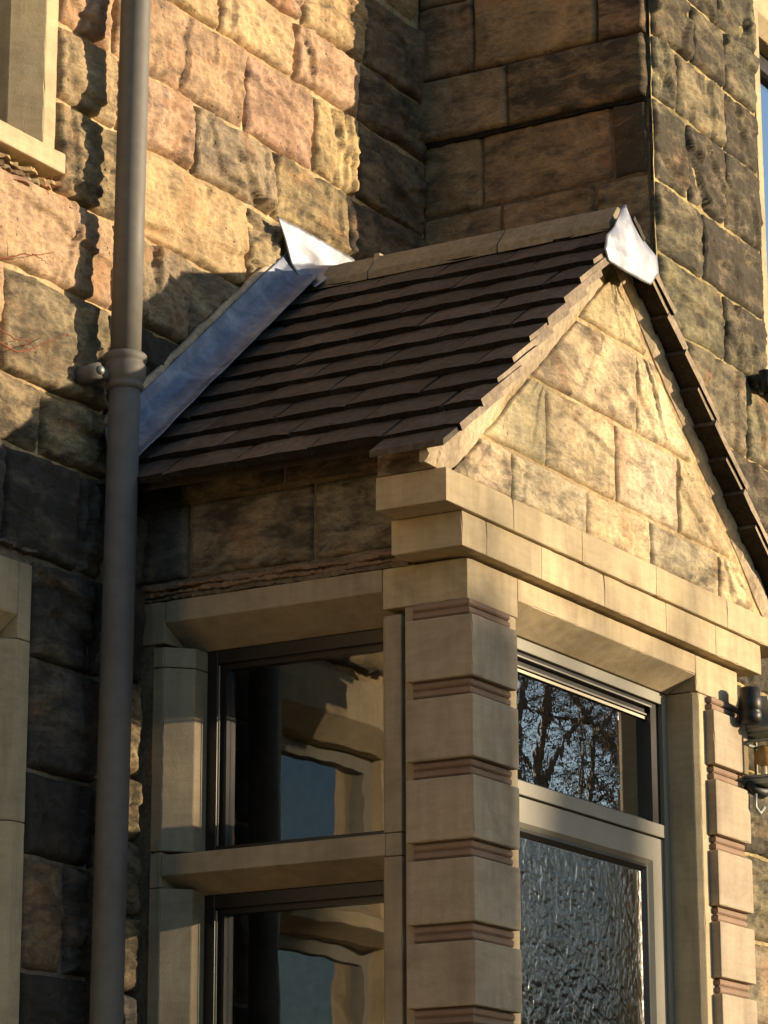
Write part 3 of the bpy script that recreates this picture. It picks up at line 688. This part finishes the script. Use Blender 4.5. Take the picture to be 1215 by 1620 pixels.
# verge undercloak and eaves kneeler tiles
for sgn in (-1, 1):
    for k in range(10):
        xb = RX + sgn * (.93 - .0925 * k); xu = xb - sgn * .17
        z0, z1 = rz(xb) - .030, rz(xu) - .036; t = .011
        prism('undercloak_tile', [(xb, z0), (xu, z1), (xu, z1 - t), (xb, z0 - t)], 'y', -.060 + random.uniform(-.004, .004), .05, EDGE, rf, bevel=.001)
prism('eaves_tile', [(-.238, 3.598), (-.05, 3.725), (-.05, 3.71), (-.236, 3.582)], 'y', -.072, .128, SLATE, rf, bevel=.0015)
prism('eaves_tile', [(1.79, 3.598), (1.60, 3.74), (1.60, 3.72), (1.79, 3.582)], 'y', -.066, .132, SLATE, rf, bevel=.0015)
prism('roof_deck', [(-.13, 3.655), (RX, RZ - .055), (1.53, rz(1.53) - .05), (1.53, rz(1.53) - .08), (RX, RZ - .10), (-.13, 3.63)], 'y', .155, .99, HALL, rf, bevel=0)
# ridge pieces
for a, c in ((-.04, .30), (.303, .71), (.713, .93)):
    w_, t = .058, .018; k2 = K
    prism('ridge_tile', [(RX - w_, RZ + .012 - k2 * w_), (RX - .008, RZ + .020), (RX + .008, RZ + .020), (RX + w_, RZ + .012 - k2 * w_), (RX + w_, RZ - .012 - k2 * w_), (RX, RZ - .008), (RX - w_, RZ - .012 - k2 * w_)], 'y', a, c, RIDGE, rf, bevel=.003)
box('ridge_joint', (RX - .02, RX + .02, .695, .715, RZ - .02, RZ + .026), VERGE, rf, bevel=.005)
# lead cap at the gable apex
def lead_sheet(name, rows, par, label=None, amp=.004, thick=.003, sub=3, mat=None):
    """rows: list of rows of 3-D points -> smooth wrinkled sheet"""
    A = np.array(rows, float)
    def up(A, ax):
        n = A.shape[ax]; x = np.linspace(0, n - 1, (n - 1) * 6 + 1); i = np.minimum(x.astype(int), n - 2); f = (x - i)
        f = f.reshape((-1, 1, 1) if ax == 0 else (1, -1, 1))
        return np.take(A, i, ax) * (1 - f) + np.take(A, i + 1, ax) * f
    A = up(up(A, 0), 1)
    r, c, _ = A.shape; du = np.gradient(A, axis=0); dv = np.gradient(A, axis=1); nn = np.cross(du, dv); nn /= np.linalg.norm(nn, axis=2, keepdims=True) + 1e-9
    A2 = A + nn * (amp * fbm(A * 11, 2) + amp * .12 * fbm(A * 60 + 7, 2))[..., None]
    V = list(A2.reshape(-1, 3)) + list((A2 - nn * thick).reshape(-1, 3)); m = r * c; F = []
    for i in range(r - 1):
        for j in range(c - 1):
            q = i * c + j; F.append((q, q + 1, q + c + 1, q + c)); F.append((m + q + c, m + q + c + 1, m + q + 1, m + q))
    for j in range(c - 1): F.append((j, m + j, m + j + 1, j + 1)); q = (r - 1) * c + j; F.append((q, q + 1, m + q + 1, m + q))
    for i in range(r - 1): q = i * c; F.append((q, q + c, m + q + c, m + q)); q += c - 1; F.append((q, m + q, m + q + c, q + c))
    return obj(name, V, F, mat or LEAD, par, smooth=True, label=label, fixn=True)
yy = -.085
lead_sheet('lead_cap', [[(.609, yy, 4.292), (.68, yy, 4.293), (.75, yy, 4.296), (.81, yy, 4.298), (.862, yy, 4.303)],
                        [(.583, yy - .004, 4.318), (.66, yy - .008, 4.33), (.75, yy - .01, 4.335), (.83, yy - .008, 4.34), (.898, yy - .004, 4.345)],
                        [(.602, yy, 4.362), (.67, yy - .006, 4.37), (.75, yy - .010, 4.38), (.83, yy - .006, 4.385), (.900, yy, 4.392)],
                        [(.66, yy + .006, 4.403), (.70, yy, 4.412), (.745, yy - .006, 4.425), (.79, yy, 4.43), (.835, yy + .006, 4.428)],
                        [(.727, yy + .014, 4.480), (.732, yy + .012, 4.486), (.738, yy + .010, 4.492), (.748, yy + .012, 4.482), (.757, yy + .014, 4.472)]], rf, 'bright lead cap folded over the gable apex', .006, mat=LEADB)
# lead flashing along the house wall (left slope) and the saddle over the ridge
rows = []
for i in range(13):
    x = -.150 + (.745 + .150) * i / 12; z = rz(x)
    rows.append([(x - .03, .872, z + .006), (x - .022, .895, z + .014), (x - .012, .925, z + .050), (x - .008, .946, z + .092), (x - .008, .952, z + .130)])
lead_sheet('lead_flashing', rows, rf, 'wide lead flashing between tiles and house wall', .005)
rows = []
for i in range(4):
    x = .80 + .7 * i / 3; z = rz(x); rows.append([(x, .975, z + .10), (x, .955, z + .05), (x, .89, z + .012)])
lead_sheet('lead_flashing', rows, rf, None, .004)
lead_sheet('lead_saddle', [[(.606, .934, 4.616), (.70, .932, 4.616), (.80, .932, 4.615), (.90, .932, 4.615), (1.015, .934, 4.613)],
                           [(.640, .932, 4.560), (.71, .930, 4.560), (.79, .930, 4.562), (.88, .930, 4.560), (1.00, .934, 4.550)],
                           [(.680, .938, 4.500), (.725, .925, 4.505), (.775, .915, 4.520), (.84, .925, 4.500), (.98, .930, 4.440)],
                           [(.700, .905, 4.440), (.735, .880, 4.470), (.777, .850, 4.508), (.825, .875, 4.462), (.90, .90, 4.395)],
                           [(.690, .865, 4.420), (.735, .835, 4.462), (.777, .800, 4.509), (.825, .83, 4.460), (.90, .86, 4.395)]], rf, 'sunlit lead saddle folded up the wall at the ridge end', .006, mat=LEADB)
# pale mortar pointing along the top of the flashing
V, F = tube_data([(-.15 + .76 * i / 16, .966, rz(-.15 + .76 * i / 16) + .142 + .004 * math.sin(i * 2.3)) for i in range(17)], [.010 + .004 * random.random() for _ in range(17)], 7)
obj('pointing', V, F, VERGE, rf, smooth=True, fixn=True)
# --- inside of the porch
boxes('inner_lining', [(.2205, .2305, .84, .94, -.3, 3.32), (.25, 1.50, .20, .21, 3.27, 3.33)], CREAM, po)
prism('inner_reveal', [(.2215, .815), (.236, .825), (.236, .86), (.2215, .86)], 'z', -.3, 3.262, CREAM, po, bevel=0)
box('ceiling', (.222, 1.53, .20, .985, 3.331, 3.345), WOODC, po, bevel=0)
box('inner_wall', (1.50, 1.526, .2, .99, -.3, 3.33), HALL, po, bevel=0)
boxes('inner_wall', [(.222, .42, .95, .985, -.3, 3.33), (1.35, 1.50, .95, .985, -.3, 3.33), (.42, 1.35, .95, .985, 3.25, 3.33)], HALL, po)
boxes('hallway', [(.30, .32, .99, 5, -.3, 3.4), (1.45, 1.47, .99, 5, -.3, 3.4), (.30, 1.47, 5, 5.02, -.3, 3.4), (.30, 1.47, .99, 5, 3.3, 3.32), (.3, 1.47, .2, 5, -.3, -.28)], HALL, po)

# --- door set
dr = bpy.data.objects.new('door', None); link(dr, po)
yF = .088
boxes('door_frame', [(.252, .290, yF, yF + .07, -.3, 3.272), (1.229, 1.255, yF, yF + .07, -.3, 3.272), (.290, 1.229, yF, yF + .07, 3.242, 3.272), (.290, 1.229, yF, yF + .07, 2.877, 2.912)], FRAME, dr, bevel=.002)
boxes('fanlight_frame', [(.291, .320, yF + .012, yF + .085, 2.913, 3.241), (1.180, 1.228, yF + .012, yF + .085, 2.913, 3.241), (.320, 1.180, yF + .012, yF + .085, 3.226, 3.241), (.320, 1.180, yF + .026, yF + .085, 3.206, 3.2255), (.320, 1.180, yF + .030, yF + .085, 2.913, 2.925)], DARKF, dr)
for (dy, z) in ((.010, 3.2265), (.024, 3.2065)): box('bead', (.292, 1.178, yF + dy - .003, yF + dy, z, z + .004), FRAME, dr, bevel=0)
box('glazing_bead', (.33, 1.178, yF + .026, yF + .030, 3.196, 3.2035), CREAM, dr, bevel=0)
pane('fanlight_pane', (.32, 1.180, yF + .034, yF + .040, 2.925, 3.206), FGLASS, dr)
yD = yF + .008
leaf = bpy.data.objects.new('door_leaf', None); link(leaf, dr)
def frame_face(name, x0, x1, z0, z1, w1, y0, y1, mat, par):
    """mitred frame with a sloping inner bead"""
    O = [(x0, z0), (x1, z0), (x1, z1), (x0, z1)]; I = [(x0 + w1, z0 + w1), (x1 - w1, z0 + w1), (x1 - w1, z1 - w1), (x0 + w1, z1 - w1)]
    s = .012; J = [(x0 + w1 + s, z0 + w1 + s), (x1 - w1 - s, z0 + w1 + s), (x1 - w1 - s, z1 - w1 - s), (x0 + w1 + s, z1 - w1 - s)]
    V = [(a, y0, c) for a, c in O] + [(a, y0, c) for a, c in I] + [(a, y0 + .012, c) for a, c in J] + [(a, y1, c) for a, c in J] + [(a, y1, c) for a, c in O]; F = []
    for r0, r1 in ((0, 4), (4, 8), (8, 12), (12, 16), (16, 0)):
        for i in range(4): F.append((r0 + i, r0 + (i + 1) % 4, r1 + (i + 1) % 4, r1 + i))
    return obj(name, V, F, mat, par, fixn=True)
frame_face('door_rails', .293, 1.2265, .1, 2.873, .062, yD, yD + .05, FRAME, dr)
frame_face('glazing_bead', .366, 1.1535, .17, 2.800, .008, yD + .010, yD + .03, DARKF, dr)
bpy.data.objects.remove(leaf)
# textured pane: real relief
nx, nzv = 110, 330; x = np.linspace(.378, 1.142, nx); z = np.linspace(.2, 2.788, nzv)
pane('door_pane', (.370, 1.150, yD + .022, yD + .028, .18, 2.795), OBSC, dr)
# --- side window sashes
sw = bpy.data.objects.new('window', None); sw['label'] = 'side window of the porch with dark frame'; link(sw, po)
for (z0, z1) in ((2.746, 3.261), (.9, 2.644)):
    boxes('window_frame', [(.11, .175, .7835, .8145, z0, z1), (.11, .175, .241, .275, z0, z1), (.11, .175, .275, .7835, z1 - .034, z1), (.11, .175, .275, .7835, z0, z0 + .018)], DARKF, sw, bevel=.002)
    box('bead', (.108, .1095, .775, .779, z0 + .02, z1 - .04), LANT, sw, bevel=0)
    boxes('sash', [(.125, .165, .765, .783, z0 + .018, z1 - .034), (.125, .165, .275, .765, z1 - .048, z1 - .034)], DARKF, sw)
    pane('pane', (.140, .147, .276, .765, z0 + .018, z1 - .048), GLASS, sw, 5)

# ================================================================= DRAINPIPE
pr_ = root('drainpipe', 'tall grey drainpipe on the house wall, sunlit above its collar', 'drainpipe', (-.17, .88, 0))
def pxc(z): return -.1665 - (4.97 - z) * .0125
tube('pipe', [(pxc(z), .88, z) for z in (3.93, 4.4, 5.0, 5.6, 6.6)], .039, PIPE, pr_, 40)
tube('pipe', [(pxc(z), .88, z) for z in (-.1, 1, 2, 3, 3.89)], .040, PIPE, pr_, 40)
x0 = pxc(3.93)
prof = [(3.895, .0418), (3.899, .046), (3.904, .0485), (3.909, .0465), (3.912, .0455), (3.918, .0475), (3.926, .0520), (3.945, .0530), (3.958, .0530), (3.964, .0495), (3.968, .051), (3.974, .0545), (3.980, .0555), (3.986, .0545), (3.990, .050), (3.991, .0405)]
V, F = [], []
for z, r in prof:
    for k in range(48): t = 2 * math.pi * k / 48; V.append((x0 + r * math.cos(t), .88 + r * math.sin(t), z - .01))
for i in range(len(prof) - 1):
    for k in range(48): F.append((i * 48 + k, i * 48 + (k + 1) % 48, (i + 1) * 48 + (k + 1) % 48, (i + 1) * 48 + k))
obj('collar', V, F, PIPE, pr_, smooth=True)
tube('pipe_ear', [(x0 - .03, .905, 3.92), (x0 - .07, .91, 3.92)], [.018, .014], PIPE, pr_, 16)
tube('spacer', [(x0 - .074, .985, 3.915), (x0 - .080, .90, 3.92)], [.024, .021], PIPE, pr_, 20)
bolt = tube('bolt_head', [(x0 - .080, .90, 3.92), (x0 - .0805, .893, 3.92), (x0 - .081, .889, 3.92)], [.012, .011, .006], LANT, pr_, 10)

# ================================================================= VINE TWIGS
def twig(pts_list, label, loc):
    t = root('vine_twig', label, 'twig', loc, None); V, F = [], []
    for pts, r0 in pts_list:
        P_ = []
        for a, b_ in zip(pts, pts[1:]):
            for i in range(5):
                f = i / 5; P_.append([a[j] * (1 - f) + b_[j] * f + random.uniform(-.0022, .0022) for j in range(3)])
        P_.append(list(pts[-1])); n = len(P_); a, f = tube_data(P_, [r0 * .72 * (1 - .65 * i / (n - 1)) for i in range(n)], 7); m = len(V); V += a; F += [tuple(i + m for i in g) for g in f]
    obj('stem', V, F, TWIG, t, smooth=True)
twig([([(-.72, .93, 4.075), (-.63, .925, 4.107), (-.55, .918, 4.14), (-.50, .92, 4.155), (-.434, .918, 4.182)], .0035), ([(-.52, .92, 4.15), (-.47, .93, 4.155), (-.44, .93, 4.15)], .002), ([(-.60, .93, 4.12), (-.58, .95, 4.18)], .0015)],
     'thin red vine twig on the wall, the upper of the two at the left edge', (-.7, .95, 4.1))
twig([([(-.75, .93, 3.90), (-.62, .92, 3.888), (-.56, .915, 3.885), (-.52, .912, 3.905), (-.386, .905, 3.980)], .0042), ([(-.66, .93, 3.935), (-.58, .92, 3.915), (-.53, .915, 3.925), (-.50, .92, 3.91)], .003), ([(-.55, .915, 3.9), (-.51, .925, 3.935), (-.47, .93, 3.955)], .002)],
     'forked red vine twig on the wall, the lower of the two at the left edge', (-.7, .95, 3.9))

# ================================================================= WALL LANTERN
ln = root('wall_lantern', 'old metal carriage lantern with a bulb, cropped by the right edge beside the pillar', 'lantern', (1.55, .02, 3.1))
LX, LY = 1.592, -.05
def ring(x, y, z, r): return [(x - r, y - r, z), (x + r, y - r, z), (x + r, y + r, z), (x - r, y + r, z)]
def frust(name, secs, mat, par):
    V, F = [], []
    for (z, r) in secs: V += ring(LX, LY, z, r)
    for i in range(len(secs) - 1):
        for k in range(4): F.append((i * 4 + k, i * 4 + (k + 1) % 4, i * 4 + 4 + (k + 1) % 4, i * 4 + 4 + k))
    F += [(3, 2, 1, 0), tuple((len(secs) - 1) * 4 + k for k in range(4))]
    return obj(name, V, F, mat, par, fixn=True, bevel=.002)
frust('lantern_roof', [(3.205, .066), (3.216, .070), (3.222, .064), (3.268, .048), (3.296, .026), (3.31, .022)], LANT, ln)
frust('lantern_tray', [(3.052, .030), (3.060, .052), (3.072, .056), (3.078, .050)], LANT, ln)
bars = []
for sx in (-1, 1):
    for sy in (-1, 1): bars.append((LX + sx * .050 - .004, LX + sx * .050 + .004, LY + sy * .050 - .004, LY + sy * .050 + .004, 3.078, 3.206))
for z in (3.078, 3.178, 3.198):
    bars += [(LX - .046, LX + .046, LY - .054, LY - .047, z, z + .007), (LX - .054, LX - .047, LY - .046, LY + .046, z, z + .007), (LX + .047, LX + .054, LY - .046, LY + .046, z, z + .007), (LX - .046, LX + .046, LY + .047, LY + .054, z, z + .007)]
boxes('lantern_frame', bars, LANT, ln)
boxes('lantern_glass', [(LX - .046, LX + .046, LY - .050, LY - .049, 3.085, 3.178), (LX - .050, LX - .049, LY - .046, LY + .046, 3.085, 3.178)], LGLASS, ln)
tube('candle_tube', [(LX - .01, LY, 3.075), (LX - .01, LY, 3.115)], .009, BULB, ln, 16)
tube('bulb', [(LX - .01, LY, 3.115), (LX - .01, LY, 3.125), (LX - .01, LY, 3.15), (LX - .01, LY, 3.172)], [.012, .024, .026, .012], AMBER, ln, 16)
tube('sensor_cap', [(1.474, -.062, z) for z in (3.215, 3.221, 3.243, 3.249, 3.253, 3.288, 3.293, 3.312, 3.318)], [.022, .030, .033, .029, .033, .033, .029, .030, .020], BLACK, ln, 24)
tube('bracket_arm', [(1.474, -.03, 3.27), (1.50, -.05, 3.27), (1.55, -.05, 3.27)], .010, BLACK, ln, 10)
tube('bracket_arm', [(1.525, -.02, 3.06), (1.54, -.035, 3.045), (1.565, -.045, 3.04), (LX, LY, 3.053)], [.014, .016, .02, .02], BLACK, ln, 10)
tube('scroll', [(1.54, -.04, 3.035), (1.535, -.04, 2.995), (1.555, -.045, 2.98), (1.575, -.05, 3.0)], .006, LANT, ln, 8)
box('wall_plate', (1.5365, 1.546, .03, .09, 3.0, 3.25), BLACK, ln)

# ================================================================= BARE TREES (in front of the house; seen in the glass, cast dappled shade)
def bare_tree(name_label, base, height, trunk_r, seed, lean=(0, 0), fork=.45, levels=6, spread=.55, kids=3, twig_r=.0035, limb=.55, blen=.26, ratio=(.58, .80)):
    rs = random.Random(seed); t = root('bare_tree', name_label, 'tree', base, 'bare trees in front of the house'); TV, TF, BV, BFc = [], [], [], []
    def add(V, F, a, f): m = len(V); V += a; F += [tuple(i + m for i in g) for g in f]
    b = Vector(base); top = b + Vector((lean[0], lean[1], height * fork)); pts = []
    for i in range(7):
        f = i / 6; pts.append(b.lerp(top, f) + Vector((rs.uniform(-.04, .04), rs.uniform(-.04, .04), 0)) * (0 < i < 6))
    a, f = tube_data(pts, [trunk_r * (1.25 - .45 * i / 6) for i in range(7)], 12); add(TV, TF, a, f)
    def grow(p, d, L, r, lv):
        q = p; P_ = [p]; n = 4
        for i in range(n):
            d = (d + Vector((rs.uniform(-1, 1), rs.uniform(-1, 1), rs.uniform(-.6, .9))) * .16).normalized(); q = q + d * (L / n); P_.append(q)
        sg = 7 if lv <= 1 else (4 if lv <= 3 else 3)
        a, f = tube_data(P_, [r * (1 - .45 * i / n) for i in range(n + 1)], sg, False); add(BV, BFc, a, f)
        if lv >= levels: return
        for k in range(kids + (1 if lv > 1 else 0)):
            f = rs.uniform(.3, 1.0) if k else 1.0; i = min(n - 1, int(f * n)); o = P_[i].lerp(P_[i + 1], f * n - i) if f < 1 else P_[-1]
            ax = Vector((rs.uniform(-1, 1), rs.uniform(-1, 1), rs.uniform(-1, 1))).normalized()
            nd = (d + ax * spread * rs.uniform(.7, 1.5) + Vector((0, 0, .12))).normalized()
            grow(o, nd, L * rs.uniform(*ratio), max(twig_r, r * .56 * (1.1 if k == 0 else .85)), lv + 1)
    for k in range(4):
        a = 2 * math.pi * k / 4 + rs.uniform(-.4, .4); d = Vector((math.cos(a) * .6, math.sin(a) * .6, .9)).normalized()
        grow(top, d, height * blen, trunk_r * limb, 0)
    obj('trunk', TV, TF, BARK, t, smooth=True); br = obj('branches', BV, BFc, BARK, t, smooth=True); br['kind'] = 'stuff'
    return t
def sunpt(x, z, dist):
    k = dist / 1.1586; return (x + .585 * k, -1.0 * k)
bare_tree('bare winter tree with a dense twiggy crown, mirrored in the glass above the door', (17.2, -8.2, 0), 9.6, .15, 11, levels=6, kids=3, twig_r=.005, spread=.8, ratio=(.56, .76))
for k, (x, y, r, lab) in enumerate([(23.5, -14.5, 1.1, 'bare winter tree standing farther off, behind the one mirrored in the glass'), (27.0, -10.5, 2.9, 'farthest bare winter tree, its crown low above the horizon')]):
    src = bpy.data.objects['bare_tree']; c = src.copy(); COL.objects.link(c); c.location = (x, y, 0); c.rotation_euler = (0, 0, r); c['label'] = lab
    for ch in list(src.children): d = ch.copy(); COL.objects.link(d); d.parent = c
a = sunpt(.05, 0, 26); bare_tree('tall bare tree with a straight trunk standing toward the low sun', (a[0], a[1], 0), 9.0, .225, 5, fork=.80, levels=3, kids=1, twig_r=.003, limb=.11, blen=.12)
a = sunpt(1.0, 0, 24); bare_tree('bare tree with a thick short trunk beside the straight one', (a[0], a[1], 0), 8.3, .34, 9, lean=(-.1, 0), fork=.80, levels=3, kids=1, twig_r=.003, limb=.08, blen=.12)

# far-off wood: brown winter trees merging into one mass
rs = np.random.RandomState(8); V, F = [], []
for i in range(2600):
    az = math.radians(rs.uniform(44, 84)); R_ = rs.uniform(44, 60); cx, cy = math.sin(az) * R_, -math.cos(az) * R_
    top = 8.6 + 1.6 * math.sin(az * 23) + .8 * math.sin(az * 61); z = rs.rand() ** .8 * top; r = rs.uniform(.5, 1.4)
    for q in range(5):
        d1 = Vector(rs.randn(3)).normalized(); p = Vector((cx, cy, z)) + Vector(rs.randn(3)) * r * .7; d2 = d1.cross(Vector(rs.randn(3))).normalized() * .06; L = r * rs.uniform(.5, 1.3); n = len(V)
        V += [p - d2, p + d2, p + d1 * L + d2 * .3, p + d1 * L - d2 * .3]; F.append((n, n + 1, n + 2, n + 3))
for i in range(700):
    az = math.radians(rs.uniform(44, 84)); R_ = rs.uniform(46, 62); cx, cy = math.sin(az) * R_, -math.cos(az) * R_; r = rs.uniform(.8, 1.8); z = rs.uniform(0, 6.0); n = len(V)
    for k in range(6): V.append((cx + r * math.cos(k * 1.05) * .9, cy + r * .5 * math.sin(k * 2.1), z + r * math.sin(k * 1.05)))
    F.append(tuple(n + k for k in range(6)))
wd = obj('woodland', V, F, BARK, None, kind='stuff'); wd['label'] = 'brown winter wood in the distance, mirrored in the door glass'; wd['category'] = 'wood'
